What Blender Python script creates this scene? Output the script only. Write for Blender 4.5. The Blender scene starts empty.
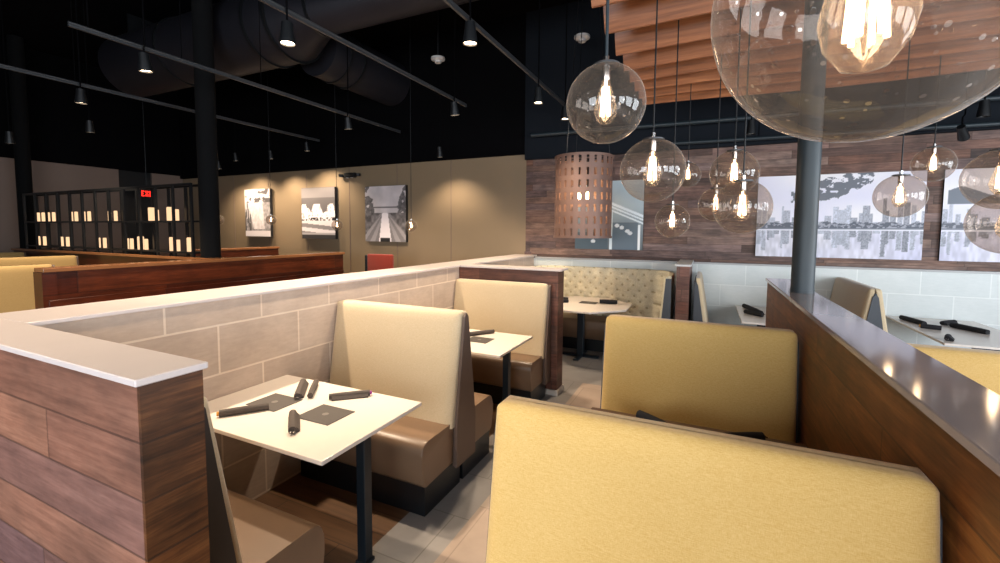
import bpy, bmesh, math, random
from mathutils import Vector, Matrix
random.seed(7)
COL = bpy.context.scene.collection
PI = math.pi
# ------------------------------------------------------------------ materials
def lin(c):
    if isinstance(c, str):
        c = [int(c[i:i+2], 16)/255 for i in (0, 2, 4)]
    return tuple((x/12.92 if x <= .04045 else ((x+.055)/1.055)**2.4) for x in c) + (1,)
class NT:
    def __init__(s, name):
        s.m = bpy.data.materials.new(name); s.m.use_nodes = True
        s.t = s.m.node_tree; s.t.nodes.clear()
        s.out = s.t.nodes.new('ShaderNodeOutputMaterial')
    def n(s, typ, **kw):
        nd = s.t.nodes.new('ShaderNode'+typ)
        for k, v in kw.items():
            if k.startswith('i_'):
                nd.inputs[k[2:].replace('_', ' ')].default_value = v
            else: setattr(nd, k, v)
        return nd
    def l(s, a, b): s.t.links.new(a, b)
    def math(s, op, a, b=None, c=None):
        nd = s.n('Math', operation=op)
        for i, v in enumerate((a, b, c)):
            if v is None: continue
            if isinstance(v, (int, float)): nd.inputs[i].default_value = v
            else: s.l(v, nd.inputs[i])
        return nd.outputs[0]
    def ramp(s, f, stops, interp='LINEAR'):
        r = s.n('ValToRGB'); r.color_ramp.interpolation = interp
        e = r.color_ramp.elements
        while len(e) < len(stops): e.new(.5)
        for i, (p, c) in enumerate(stops): e[i].position = p; e[i].color = lin(c)
        s.l(f, r.inputs[0]); return r.outputs[0]
    def mix(s, f, a, b, mode='MIX'):
        nd = s.n('Mix', data_type='RGBA', blend_type=mode)
        for i, v in ((0, f), (6, a), (7, b)):
            if isinstance(v, (int, float, tuple)): nd.inputs[i].default_value = v
            else: s.l(v, nd.inputs[i])
        return nd.outputs[2]
    def bsdf(s, color, rough=.5, metal=0, bump=None, bstr=.2, bdist=.01, spec=.5, coat=0, **kw):
        b = s.n('BsdfPrincipled'); b.inputs['Metallic'].default_value = metal
        for key, v in (('Base Color', color), ('Roughness', rough)):
            if isinstance(v, (int, float, tuple)): b.inputs[key].default_value = v
            else: s.l(v, b.inputs[key])
        b.inputs['Specular IOR Level'].default_value = spec
        b.inputs['Coat Weight'].default_value = coat
        if bump is not None:
            bp = s.n('Bump'); bp.inputs['Strength'].default_value = bstr; bp.inputs['Distance'].default_value = bdist
            s.l(bump, bp.inputs['Height']); s.l(bp.outputs[0], b.inputs['Normal'])
        s.l(b.outputs[0], s.out.inputs[0]); return b
    def pos(s):
        g = s.n('NewGeometry'); x = s.n('SeparateXYZ'); s.l(g.outputs['Position'], x.inputs[0])
        return g.outputs['Position'], x.outputs[0], x.outputs[1], x.outputs[2]
    def noise(s, vec, scale, sv=None, detail=3, rough=.55):
        if sv:
            mp = s.n('Mapping'); mp.inputs['Scale'].default_value = sv; s.l(vec, mp.inputs[0]); vec = mp.outputs[0]
        n = s.n('TexNoise'); n.inputs['Scale'].default_value = scale; n.inputs['Detail'].default_value = detail
        n.inputs['Roughness'].default_value = rough
        s.l(vec, n.inputs['Vector']); return n.outputs[0]
def plain(name, c, rough=.5, metal=0, spec=.5, noise=0, coat=0, nscale=8):
    t = NT(name)
    col = lin(c)
    if noise:
        p, *_ = t.pos()
        f = t.noise(p, nscale, detail=4)
        a = tuple(x*(1-noise) for x in col[:3])+(1,); b = tuple(min(1, x*(1+noise)) for x in col[:3])+(1,)
        col = t.mix(f, a, b)
    t.bsdf(col, rough, metal, spec=spec, coat=coat); return t.m
def planks(name, cols, h=.135, w=1.7, gloss=.45, grain=.35, groove=.5, zoff=0.0, vary=True, bstr=.5):
    """horizontal boards on a vertical face, world aligned; runs along x+y"""
    t = NT(name); p, x, y, z = t.pos()
    u = t.math('ADD', x, y)
    v = t.math('DIVIDE', t.math('ADD', z, zoff), h)
    row = t.math('FLOOR', v); fv = t.math('SUBTRACT', v, row)
    wn = t.n('TexWhiteNoise', noise_dimensions='1D'); t.l(row, wn.inputs['W'])
    uu = t.math('ADD', t.math('DIVIDE', u, w), t.math('MULTIPLY', wn.outputs[0], 7.3))
    cl = t.math('FLOOR', uu); fu = t.math('SUBTRACT', uu, cl)
    cb = t.n('CombineXYZ'); t.l(row, cb.inputs[0]); t.l(cl, cb.inputs[1])
    w2 = t.n('TexWhiteNoise', noise_dimensions='2D'); t.l(cb.outputs[0], w2.inputs['Vector'])
    base = t.ramp(w2.outputs[0], cols)
    gv = t.n('CombineXYZ'); t.l(u, gv.inputs[0]); t.l(t.math('MULTIPLY', w2.outputs[0], 40), gv.inputs[1]); t.l(z, gv.inputs[2])
    g1 = t.noise(gv.outputs[0], 1, (2.2, 1, 38), 5, .65)
    g2 = t.noise(gv.outputs[0], 1, (3.0, 1, 5), 4, .6)
    g3 = t.noise(gv.outputs[0], 1, (9, 1, 120), 3, .6)
    c = t.mix(grain, base, t.ramp(g1, [(.28, '241a18'), (.5, 'a09088'), (.75, 'f0e8e0')]), 'SOFT_LIGHT')
    c = t.mix(grain*1.1, c, t.ramp(g2, [(.3, '302428'), (.62, 'b8aca4')]), 'OVERLAY')
    c = t.mix(grain*.6, c, t.ramp(g3, [(.35, '403838'), (.6, 'c0c0c0')]), 'SOFT_LIGHT')
    e1 = t.math('LESS_THAN', t.math('MINIMUM', fv, t.math('SUBTRACT', 1, fv)), .022)
    e2 = t.math('LESS_THAN', t.math('MINIMUM', fu, t.math('SUBTRACT', 1, fu)), .0022)
    e = t.math('MAXIMUM', e1, e2)
    c = t.mix(t.math('MULTIPLY', e, groove), c, lin('1a1210'))
    hgt = t.math('SUBTRACT', t.math('MULTIPLY', g1, .35), e)
    t.bsdf(c, gloss, bump=hgt, bstr=bstr, bdist=.004, spec=.4)
    return t.m
def tile(name, axis, tw, th, off_u, off_z, c1, c2, grout, rough=.4, gap=.006, bevel=True, bond=.5):
    t = NT(name); p, x, y, z = t.pos()
    cb = t.n('CombineXYZ')
    if axis == 'floor': t.l(x, cb.inputs[0]); t.l(y, cb.inputs[1])
    else:
        t.l(x if axis == 'x' else y, cb.inputs[0]); t.l(z, cb.inputs[1])
    mp = t.n('Mapping'); mp.inputs['Location'].default_value = (off_u, off_z, 0); t.l(cb.outputs[0], mp.inputs[0])
    b = t.n('TexBrick', offset=bond, squash=1); b.inputs['Scale'].default_value = 1
    b.inputs['Brick Width'].default_value = tw; b.inputs['Row Height'].default_value = th
    b.inputs['Mortar Size'].default_value = gap; b.inputs['Mortar Smooth'].default_value = .1
    b.inputs['Color1'].default_value = lin(c1); b.inputs['Color2'].default_value = lin(c2); b.inputs['Mortar'].default_value = lin(grout)
    t.l(mp.outputs[0], b.inputs['Vector'])
    f = t.noise(p, 3.5, detail=6, rough=.65); g = t.noise(p, 1, (14, 14, 60), 4, .6)
    c = t.mix(.25, b.outputs[0], t.ramp(f, [(.3, '6a645c'), (.7, 'c8c4c0')]), 'OVERLAY')
    c = t.mix(.12, c, t.ramp(g, [(.3, '706a62'), (.7, 'd0d0d0')]), 'OVERLAY')
    t.bsdf(c, rough, bump=t.math('SUBTRACT', 1, b.outputs['Fac']), bstr=.35, bdist=.003, spec=.4)
    return t.m
def fabric(name, c1, c2, rough=.75, spec=.25, sheen=.3, bstr=.25, w=(160, 160, 160)):
    t = NT(name)
    tc = t.n('TexCoord'); o = tc.outputs['Object']
    a = t.noise(o, 1, (70, 70, 600), 2, .5); b = t.noise(o, 1, (600, 600, 70), 3, .6)
    m = t.math('MULTIPLY', t.math('ADD', a, b), .5)
    big = t.noise(o, 3, detail=3)
    c = t.ramp(t.math('ADD', t.math('MULTIPLY', m, .85), t.math('MULTIPLY', big, .15)), [(.3, c1), (.7, c2)])
    bs = t.bsdf(c, rough, bump=m, bstr=bstr, bdist=.002, spec=spec)
    bs.inputs['Sheen Weight'].default_value = sheen
    return t.m
def emit(name, c, s):
    t = NT(name); e = t.n('Emission'); e.inputs[0].default_value = lin(c); e.inputs[1].default_value = s
    t.l(e.outputs[0], t.out.inputs[0]); return t.m
def thin_glass(name, tint='ffffff', rough=0.0, seeds=True, haze=.035, base=.04):
    t = NT(name)
    tr = t.n('BsdfTransparent'); tr.inputs[0].default_value = lin(tint)
    gl = t.n('BsdfGlossy'); gl.inputs['Roughness'].default_value = rough; gl.inputs[0].default_value = (1, 1, 1, 1)
    lw = t.n('LayerWeight'); lw.inputs['Blend'].default_value = .22
    f = t.math('MINIMUM', t.math('ADD', t.math('MULTIPLY', t.math('POWER', lw.outputs['Facing'], 3.4), 1.2), base), 1)
    if seeds:
        tc = t.n('TexCoord'); v = t.n('TexVoronoi'); v.inputs['Scale'].default_value = 42; t.l(tc.outputs['Object'], v.inputs['Vector'])
        sd = t.math('LESS_THAN', v.outputs['Distance'], .16)
        bn = t.noise(tc.outputs['Object'], 9, detail=3)
        bp = t.n('Bump'); bp.inputs['Strength'].default_value = .2; bp.inputs['Distance'].default_value = .01
        t.l(t.math('ADD', bn, sd), bp.inputs['Height']); t.l(bp.outputs[0], gl.inputs['Normal'])
        f = t.math('MINIMUM', t.math('ADD', f, t.math('MULTIPLY', sd, .25)), 1)
    mx = t.n('MixShader'); t.l(f, mx.inputs[0]); t.l(tr.outputs[0], mx.inputs[1]); t.l(gl.outputs[0], mx.inputs[2])
    df = t.n('BsdfDiffuse'); df.inputs[0].default_value = lin('d8d0c8')
    m2 = t.n('MixShader'); t.l(t.math('ADD', t.math('MULTIPLY', t.math('POWER', lw.outputs['Facing'], 3), .75), haze), m2.inputs[0])  # pale diffuse rim painted in place of bright window reflections at the edge
    t.l(mx.outputs[0], m2.inputs[1]); t.l(df.outputs[0], m2.inputs[2])
    t.l(m2.outputs[0], t.out.inputs[0]); return t.m
def attr_mat(name, rough=.5):
    t = NT(name); a = t.n('Attribute'); a.attribute_name = 'print'
    t.bsdf(a.outputs['Color'], rough, spec=.3); return t.m

M = {}
M['black'] = plain('black_metal', '15171a', .45, .3)
M['navy'] = plain('navy_bulkhead_paint', '0e141c', .8, spec=.2)
M['ceil'] = plain('ceiling_black', '08080a', .95, spec=.05)
M['duct'] = plain('painted_duct', '24242b', .5, .4, noise=.2, nscale=2)
M['rail'] = plain('rail_metal', '55585c', .4, .7)
M['floor'] = None
M['gallery'] = plain('taupe_wall_paint', '88765f', .4, noise=.06, nscale=2)
M['leftwall'] = plain('brown_wall_paint', '7a685e', .5, noise=.06, nscale=2)
M['sidewall'] = plain('grey_side_wall_paint', '8b8681', .7)
M['cap'] = plain('pale_stone_cap', 'c2b8b6', .3, noise=.05, spec=.6, nscale=6)
M['capgloss'] = plain('glossy_taupe_stone_cap', '9c8f8c', .09, noise=.05, spec=.9, nscale=6)
M['capgrey'] = plain('grey_stone_cap', 'a3a3a4', .25, noise=.05, spec=.5)
M['wood_lit'] = planks('walnut_planks_lit', [(0, '8a6858'), (.25, '70585a'), (.5, '8c6654'), (.75, '765e60'), (1, '96705e')], h=.165, zoff=-.015, grain=.4)  # cool window light on the front painted into the plank colours
M['wood_shaded'] = planks('walnut_planks_shaded', [(0, '64442a'), (.3, '704e30'), (.6, '563a24'), (1, '7c5632')], h=.165, zoff=-.015, grain=.75, gloss=.5)  # same walnut with the shade of the end face painted in
M['wood_div'] = planks('brown_divider_planks', [(0, '7a4e2a'), (.4, '94622f'), (.7, '6a4224'), (1, 'a06c3a')], h=.165, zoff=-.02, grain=.6)
M['wood_part'] = planks('grey_brown_planks', [(0, '68463a'), (.4, '80584a'), (.7, '72584e'), (1, '8e6856')], h=.15, grain=.5)
M['wood_far'] = planks('reclaimed_wall_planks', [(0, '5e4e4a'), (.2, '9a8276'), (.4, '7a6c6e'), (.55, 'a8948a'), (.7, '68524a'), (.85, '9a8c8c'), (1, '82604f')], h=.105, w=1.35, grain=.6, gloss=.6)
M['wood_dark'] = planks('mahogany_planks', [(0, '4a2114'), (.5, '5f2c1a'), (1, '6e3820')], h=.27, w=3.5, grain=.5, gloss=.3, groove=.4)
M['capwood'] = plain('varnished_wood_cap', '8a5a38', .22, noise=.25, nscale=4)
M['tile_side'] = tile('beige_wall_tile', 'y', .565, .292, -1.35+.565*4.5, -.012+.292*0+.0, 'b8a698', 'c2b1a3', 'd8cabc', .38)
M['tile_far'] = tile('pale_grey_wall_tile', 'x', .61, .3, .12, -.12, 'd4dada', 'dce0df', 'e6eae9', .35)
M['fab_tan'] = fabric('tan_woven_fabric', 'b49e7c', 'd0bea0')
M['fab_yel'] = fabric('mustard_woven_fabric', 'c0964c', 'dbba7a')
M['fab_olive'] = fabric('olive_gold_fabric', 'a2824c', 'bfa06a')
M['fab_red'] = fabric('red_fabric', '7c2416', '9a3320')
M['vinyl'] = plain('brown_vinyl', '765e4a', .36, noise=.1, spec=.5)
M['panel_brown'] = plain('brown_bench_panel', '5c4a40', .5, noise=.1)
M['panel_dark'] = plain('dark_bench_panel', '2a211c', .5)
M['panel_grey'] = plain('charcoal_bench_panel', '3c4148', .5, noise=.1)
M['cream'] = plain('cream_welt', 'c9b894', .6)
M['kick'] = plain('black_toe_base', '0e1216', .35)
M['tabletop'] = plain('white_laminate', 'd9cfc6', .25, spec=.5, noise=.03, nscale=20)
M['tabledark'] = plain('brown_wood_tabletop', '5a4030', .3, noise=.25, nscale=9)
M['edge'] = plain('table_edge', 'c8bfb4', .4)
M['leg'] = plain('blue_black_leg', '1b242c', .38, .4)
M['menu'] = plain('charcoal_paper', '443e3b', .7, noise=.1, nscale=60)
M['emblem'] = plain('grey_emblem_ink', '6a6460', .7)
M['napkin'] = plain('dark_grey_napkin', '4a423e', .85, noise=.15, nscale=90)
M['napkin_blk'] = plain('black_napkin', '17161a', .85, noise=.15, nscale=90)
M['steel'] = plain('polished_steel', 'c8c8c8', .2, 1)
M['tip_y'] = plain('amber_paper_band', 'c98a2a', .6)
M['tip_p'] = plain('purple_paper_band', '8e2a86', .6)
M['tip_b'] = plain('blue_paper_band', '3a5ab0', .6)
M['column'] = plain('slate_blue_column_paint', '202b31', .5, noise=.08, nscale=2)
M['coldark'] = plain('black_column_paint', '060709', .9, spec=.2)
M['copper'] = plain('copper_lantern_metal', '7a6056', .55, .2, noise=.15)
M['slat'] = None
M['glass'] = thin_glass('seeded_glass', 'e2dad4')
M['bulbglass'] = thin_glass('bulb_glass', 'fff6ea', .0, False, .05, .08)
M['filament'] = emit('glowing_filament', 'ffe6c2', 22)
M['lampface'] = emit('track_lamp_face', 'ffdfb8', 22)
M['candle'] = emit('lit_candle_wax', 'ffd0a0', 1.1)
M['exit'] = emit('exit_sign_red', 'ff2a20', 2.5)
M['lantlamp'] = emit('lantern_lamp', 'ffd09a', 40)
M['white'] = plain('white_plastic', 'c8c8c8', .5)
M['print'] = attr_mat('printed_photograph', .35)
M['canvas_edge'] = plain('canvas_side', '1c1a1a', .7)
# slat wood
t = NT('warm_slat_wood'); p, x, y, z = t.pos()
g = t.noise(p, 1, (1.6, 26, 40), 5, .6)
t.bsdf(t.ramp(g, [(.25, '683a1c'), (.5, '8a522e'), (.8, 'a86c42')]), .42, bump=g, bstr=.1, bdist=.002); M['slat'] = t.m
# tufted fabric
t = NT('tufted_cream_fabric'); p, x, y, z = t.pos()
u = t.math('ADD', x, y)
def cell(ou, oz):
    a = t.math('SUBTRACT', t.math('FRACT', t.math('DIVIDE', t.math('ADD', u, ou), .16)), .5)
    b = t.math('SUBTRACT', t.math('FRACT', t.math('DIVIDE', t.math('ADD', z, oz), .16)), .5)
    return t.math('SQRT', t.math('ADD', t.math('MULTIPLY', a, a), t.math('MULTIPLY', b, b)))
d = t.math('MINIMUM', cell(0, 0), cell(.08, .08))
hgt = t.math('MINIMUM', d, .32)
c = t.mix(t.math('LESS_THAN', d, .1), t.ramp(t.noise(p, 60), [(.3, 'c9bea0'), (.7, 'ddd5bd')]), lin('b0a486'))
t.bsdf(c, .65, bump=hgt, bstr=.9, bdist=.06, spec=.3); M['tufted'] = t.m
# floor: pale tile aisle and wood-look boards under the left booths
t = NT('restaurant_floor'); p, x, y, z = t.pos()
mp = t.n('Mapping'); mp.inputs['Rotation'].default_value = (0, 0, 0); t.l(p, mp.inputs[0])
def brick(tw, th, c1, c2, mo, gap, ox=0.0, oy=0.0, bond=.5):
    mpp = t.n('Mapping'); mpp.inputs['Location'].default_value = (ox, oy, 0); t.l(p, mpp.inputs[0])
    b = t.n('TexBrick', offset=bond); b.inputs['Scale'].default_value = 1; b.inputs['Brick Width'].default_value = tw
    b.inputs['Row Height'].default_value = th; b.inputs['Mortar Size'].default_value = gap; b.inputs['Mortar Smooth'].default_value = .1
    b.inputs['Color1'].default_value = lin(c1); b.inputs['Color2'].default_value = lin(c2); b.inputs['Mortar'].default_value = lin(mo)
    t.l(mpp.outputs[0], b.inputs['Vector']); return b
b1 = brick(1.2, .6, 'ad9a8c', 'b8a697', '9a8a7e', .004)
b2 = brick(1.2, .16, '644a36', '73563e', '46352a', .003)
b3 = brick(.9, .45, '8b8784', '969290', '7a7672', .004)
n1 = t.noise(p, 2.5, detail=6, rough=.6); n2 = t.noise(p, 1, (2, 40, 1), 5, .6)
c1 = t.mix(.3, b1.outputs[0], t.ramp(n1, [(.3, '706860'), (.7, 'c8c4c0')]), 'OVERLAY')
c2 = t.mix(.5, b2.outputs[0], t.ramp(n2, [(.3, '50402c'), (.7, 'c0b8b0')]), 'OVERLAY')
c3 = t.mix(.3, b3.outputs[0], t.ramp(n1, [(.3, '706860'), (.7, 'c8c4c0')]), 'OVERLAY')
band = t.math('LESS_THAN', x, -1.25)  # grey strip beside the booths: shade painted as a second tile colour
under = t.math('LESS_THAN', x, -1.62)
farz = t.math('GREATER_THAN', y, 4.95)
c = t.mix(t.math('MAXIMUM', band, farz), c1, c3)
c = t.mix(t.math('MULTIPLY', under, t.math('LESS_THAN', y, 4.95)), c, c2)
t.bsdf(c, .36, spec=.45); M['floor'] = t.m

# ------------------------------------------------------------------ mesh tools
class MB:
    def __init__(s): s.bm = bmesh.new()
    def poly(s, pts, faces):
        vs = [s.bm.verts.new(p) for p in pts]
        out = []
        for f in faces:
            try: out.append(s.bm.faces.new([vs[i] for i in f]))
            except ValueError: pass
        return out
    def box(s, x0, x1, y0, y1, z0, z1, bev=0, seg=2):
        x0, x1 = sorted((x0, x1)); y0, y1 = sorted((y0, y1)); z0, z1 = sorted((z0, z1))
        fs = s.poly([(x0,y0,z0),(x1,y0,z0),(x1,y1,z0),(x0,y1,z0),(x0,y0,z1),(x1,y0,z1),(x1,y1,z1),(x0,y1,z1)],
               [(0,3,2,1),(4,5,6,7),(0,1,5,4),(1,2,6,5),(2,3,7,6),(3,0,4,7)])
        if bev: s.bevel(fs, bev, seg)
        return s
    def bevel(s, fs, w, seg):
        es = list({e for f in fs for e in f.edges})
        bmesh.ops.bevel(s.bm, geom=es, offset=w, segments=seg, profile=.5, affect='EDGES')
    def prism(s, poly, a0, a1, axis='x', bev=0, seg=2):
        """poly: 2D points in the plane normal to axis: x->(y,z)  y->(x,z)  z->(x,y)"""
        def P(p, a):
            return {'x': (a, p[0], p[1]), 'y': (p[0], a, p[1]), 'z': (p[0], p[1], a)}[axis]
        n = len(poly)
        pts = [P(p, a0) for p in poly] + [P(p, a1) for p in poly]
        fs = s.poly(pts, [tuple(range(n))[::-1], tuple(range(n, 2*n))] + [(i, (i+1) % n, n+(i+1) % n, n+i) for i in range(n)])
        if bev: s.bevel(fs, bev, seg)
        bmesh.ops.recalc_face_normals(s.bm, faces=s.bm.faces)
        return s
    def tube(s, pts, r, n=12, cap=True):
        pts = [Vector(p) for p in pts]
        rs = r if isinstance(r, (list, tuple)) else [r]*len(pts)
        rings = []
        ref = None
        for i, p in enumerate(pts):
            d = (pts[min(i+1, len(pts)-1)] - pts[max(i-1, 0)]).normalized()
            if ref is None:
                ref = Vector((0, 0, 1)) if abs(d.z) < .9 else Vector((1, 0, 0))
            a = d.cross(ref).normalized(); b = d.cross(a).normalized(); ref = -d.cross(a).cross(d) if False else ref
            rings.append([s.bm.verts.new(p + (a*math.cos(2*PI*k/n) + b*math.sin(2*PI*k/n))*rs[i]) for k in range(n)])
        for i in range(len(rings)-1):
            for k in range(n):
                s.bm.faces.new((rings[i][k], rings[i][(k+1) % n], rings[i+1][(k+1) % n], rings[i+1][k]))
        if cap:
            s.bm.faces.new(rings[0][::-1]); s.bm.faces.new(rings[-1])
        bmesh.ops.recalc_face_normals(s.bm, faces=s.bm.faces)
        return s
    def lathe(s, prof, n=24, c=(0, 0, 0)):
        rings = []
        for r, z in prof:
            if r < 1e-6: rings.append([s.bm.verts.new((c[0], c[1], c[2]+z))])
            else: rings.append([s.bm.verts.new((c[0]+r*math.cos(2*PI*k/n), c[1]+r*math.sin(2*PI*k/n), c[2]+z)) for k in range(n)])
        for a, b in zip(rings, rings[1:]):
            for k in range(n):
                k2 = (k+1) % n
                if len(a) == 1 and len(b) == 1: continue
                if len(a) == 1: s.bm.faces.new((a[0], b[k], b[k2]))
                elif len(b) == 1: s.bm.faces.new((a[k], a[k2], b[0]))
                else: s.bm.faces.new((a[k], a[k2], b[k2], b[k]))
        bmesh.ops.recalc_face_normals(s.bm, faces=s.bm.faces)
        return s
    def build(s, name, mat, parent=None, loc=(0, 0, 0), smooth=False, rot=None):
        me = bpy.data.meshes.new(name); s.bm.to_mesh(me); s.bm.free()
        if smooth:
            for p in me.polygons: p.use_smooth = True
            me.set_sharp_from_angle(angle=math.radians(smooth if smooth > 1 else 40))
        mats = mat if isinstance(mat, (list, tuple)) else [mat]
        for m in mats: me.materials.append(M[m] if isinstance(m, str) else m)
        o = bpy.data.objects.new(name, me); COL.objects.link(o); o.location = loc
        if rot: o.rotation_euler = rot
        if parent: o.parent = parent
        return o
def tag(o, label=None, cat=None, group=None, kind=None):
    if label: o['label'] = label
    if cat: o['category'] = cat
    if group: o['group'] = group
    if kind: o['kind'] = kind
    return o
def thing(name, loc, label, cat, group=None, rz=0):
    o = bpy.data.objects.new(name, None); COL.objects.link(o); o.location = loc; o.rotation_euler = (0, 0, rz)
    o.empty_display_size = .1
    return tag(o, label, cat, group)
def struct(name, mb, mat, parent=None, smooth=False):
    o = mb.build(name, mat, parent, smooth=smooth)
    if not parent: o['kind'] = 'structure'
    return o
def kids(o): return [c for c in bpy.data.objects if c.parent == o]
def dup(o, loc=None, label=None, group=None, rz=None, parent=None):
    c = o.copy(); COL.objects.link(c)
    if parent: c.parent = parent
    if loc is not None: c.location = loc
    if rz is not None: c.rotation_euler = (0, 0, rz)
    if label: c['label'] = label
    if group: c['group'] = group
    for k in kids(o): dup(k, parent=c)
    return c

# ------------------------------------------------------------------ room shell
ZC = 5.3
XL, XR, YN, YF = -12.4, 5.2, -3.6, 7.0
struct('floor', MB().box(XL-.2, XR+.2, YN-.2, YF+.3, -.1, 0), 'floor')
struct('ceiling', MB().box(XL-.2, XR+.2, YN-.2, YF+.3, ZC, ZC+.1), 'ceil')
XS = -2.80
struct('wall_far', MB().box(XS, XR, YF, YF+.15, 0, 2.93), 'wood_far')
wg = struct('wall_gallery', MB().box(XL, XS, YF+.01, YF+.16, 0, 3.03), 'gallery')
for i in range(7):
    xx = -11.6 + i*1.22
    MB().box(xx-.006, xx+.006, YF+.004, YF+.012, 0, 3.03).build('panel_joint', 'leftwall', wg)
struct('trim_1', MB().box(XL, XS, YF-.06, YF+.16, 3.03, ZC), 'ceil')
struct('trim_2', MB().box(XS, XR, YF-.08, YF+.15, 2.93, ZC), 'navy')
# left wall with a dark doorway
struct('wall_left', MB().box(XL-.15, XL, YN, 5.62, 0, 3.1).box(XL-.15, XL, 6.3, YF+.16, 0, 3.1), 'leftwall')
struct('trim_3', MB().box(XL-.15, XL+.05, YN, YF, 3.1, ZC), 'ceil')
d1 = struct('door_1', MB().box(XL-.12, XL-.05, 5.62, 6.3, 0, 3.1), 'black')
MB().tube([(XL-.05, 5.72, 1.05), (XL+.0, 5.72, 1.05), (XL+.0, 5.84, 1.05)], .012, 8).build('door_handle', 'steel', d1, smooth=True)
# window walls behind and to the right of the camera: daylight enters here
def window_wall(name, axis, c, a0, a1, openings, n0):
    mb = MB(); z0, z1 = .85, 3.0
    xs = [a0]
    for o in openings: xs += [o[0], o[1]]
    xs.append(a1)
    def bx(a, b, p, q):
        if axis == 'x': mb.box(a, b, min(c), max(c), p, q)
        else: mb.box(min(c), max(c), a, b, p, q)
    bx(a0, a1, 0, z0); bx(a0, a1, z1, ZC)
    for i in range(0, len(xs), 2): bx(xs[i], xs[i+1], z0, z1)
    struct(name, mb, 'sidewall')
    for i, o in enumerate(openings):
        m = sum(c)/2; f = MB(); g = MB(); t = .04
        def fb(mbb, a, b, p, q, tt):
            if axis == 'x': mbb.box(a, b, m-tt, m+tt, p, q)
            else: mbb.box(m-tt, m+tt, a, b, p, q)
        fb(f, o[0], o[1], z0, z0+.06, t); fb(f, o[0], o[1], z1-.06, z1, t)
        fb(f, o[0], o[0]+.06, z0+.06, z1-.06, t); fb(f, o[1]-.06, o[1], z0+.06, z1-.06, t)
        mid = (o[0]+o[1])/2; fb(f, mid-.03, mid+.03, z0+.06, z1-.06, t)
        w = struct('window_%d' % (n0+i), f, 'black')
        fb(g, o[0]+.06, mid-.03, z0+.06, z1-.06, .005); fb(g, mid+.03, o[1]-.06, z0+.06, z1-.06, .005)
        g.build('window_glass', M['bulbglass'], w)
window_wall('wall_near', 'x', (YN-.15, YN), XL, XR, [(-4.2, -1.7), (-1.2, 1.3), (1.8, 4.3)], 1)
window_wall('wall_right', 'y', (XR, XR+.15), YN, YF, [(-2.9, -.7), (-.2, 2.0), (2.5, 4.7)], 4)

# ------------------------------------------------------------------ low walls
H = 1.35
# wood-fronted wall facing the camera
pw = thing('partition_wall', (-2.16, .73, 0), 'low plank-clad wall with pale stone cap, nearest on the left', 'partition')
MB().box(-.82, .79, -.092, .060, 0, H-.02).build('plank_front', 'wood_lit', pw)
MB().box(.7905, .802, -.092, .072, 0, H-.02).build('plank_end', 'wood_shaded', pw)
MB().box(-.82, .79, .0605, .072, 0, H-.02).build('tile_facing', 'tile_far', pw)
MB().box(-.82, .81, -.105, .085, H-.02, H, .003, 1).build('wall_cap', 'cap', pw)
# long tiled wall beside the left booths
lw = thing('partition_wall', (-2.79, 3.9, 0), 'long low beige-tiled wall with pale cap beside the left booths', 'partition')
MB().box(-.17, .17, -3.08, 3.09, 0, H-.02).build('wall_core', 'leftwall', lw)
MB().box(.171, .19, -3.05, 3.0, 0, H-.02).build('tile_facing', 'tile_side', lw)
MB().box(-.19, .215, -3.084, 3.09, H-.02, H, .003, 1).build('wall_cap', 'cap', lw)
# stub partition at the end of the booths
sp = thing('partition_wall', (-2.0, 4.53, 0), 'short wood-clad end wall behind the second left booth', 'partition')
MB().box(-.595, .60, -.1, .1, 0, H-.02).build('plank_panel', 'wood_part', sp)
MB().box(-.575, .64, -.125, .125, H-.02, H, .003, 1).build('wall_cap', 'cap', sp)
MB().box(-.595, .615, -.112, .112, 0, .06).build('plinth', 'edge', sp)
# divider on the right
dv = thing('partition_wall', (.575, 2.16, 0), 'long wood-clad divider with glossy grey cap, right of the mustard booths', 'partition')
MB().box(-.085, .085, -2.36, 2.34, 0, H-.025).build('plank_panel', 'wood_div', dv)
MB().box(-.1, .1, -2.375, 2.355, H-.025, H, .003, 1).build('wall_cap', 'capgloss', dv)
# low pier between the far benches
pr_ = thing('partition_wall', (-.255, 6.3, 0), 'narrow wooden pier with white cap between far benches', 'partition')
MB().box(-.075, .075, -.5, .55, 0, H-.02).build('plank_panel', 'wood_part', pr_)
MB().box(-.09, .09, -.515, .55, H-.02, H+.005, .003, 1).build('wall_cap', 'white', pr_)
# tiled wainscot along the far wall
tw = struct('trim_4', MB().box(-2.6, XR, 6.88, 6.995, 0, 1.30), 'tile_far')
MB().box(-2.575, XR, 6.86, 6.995, 1.30, 1.325).build('wall_cap', 'capgrey', tw)
bt = struct('trim_5', MB().box(XS+.0, XR, 6.955, 6.998, 1.326, 1.40), 'wood_far')
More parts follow.
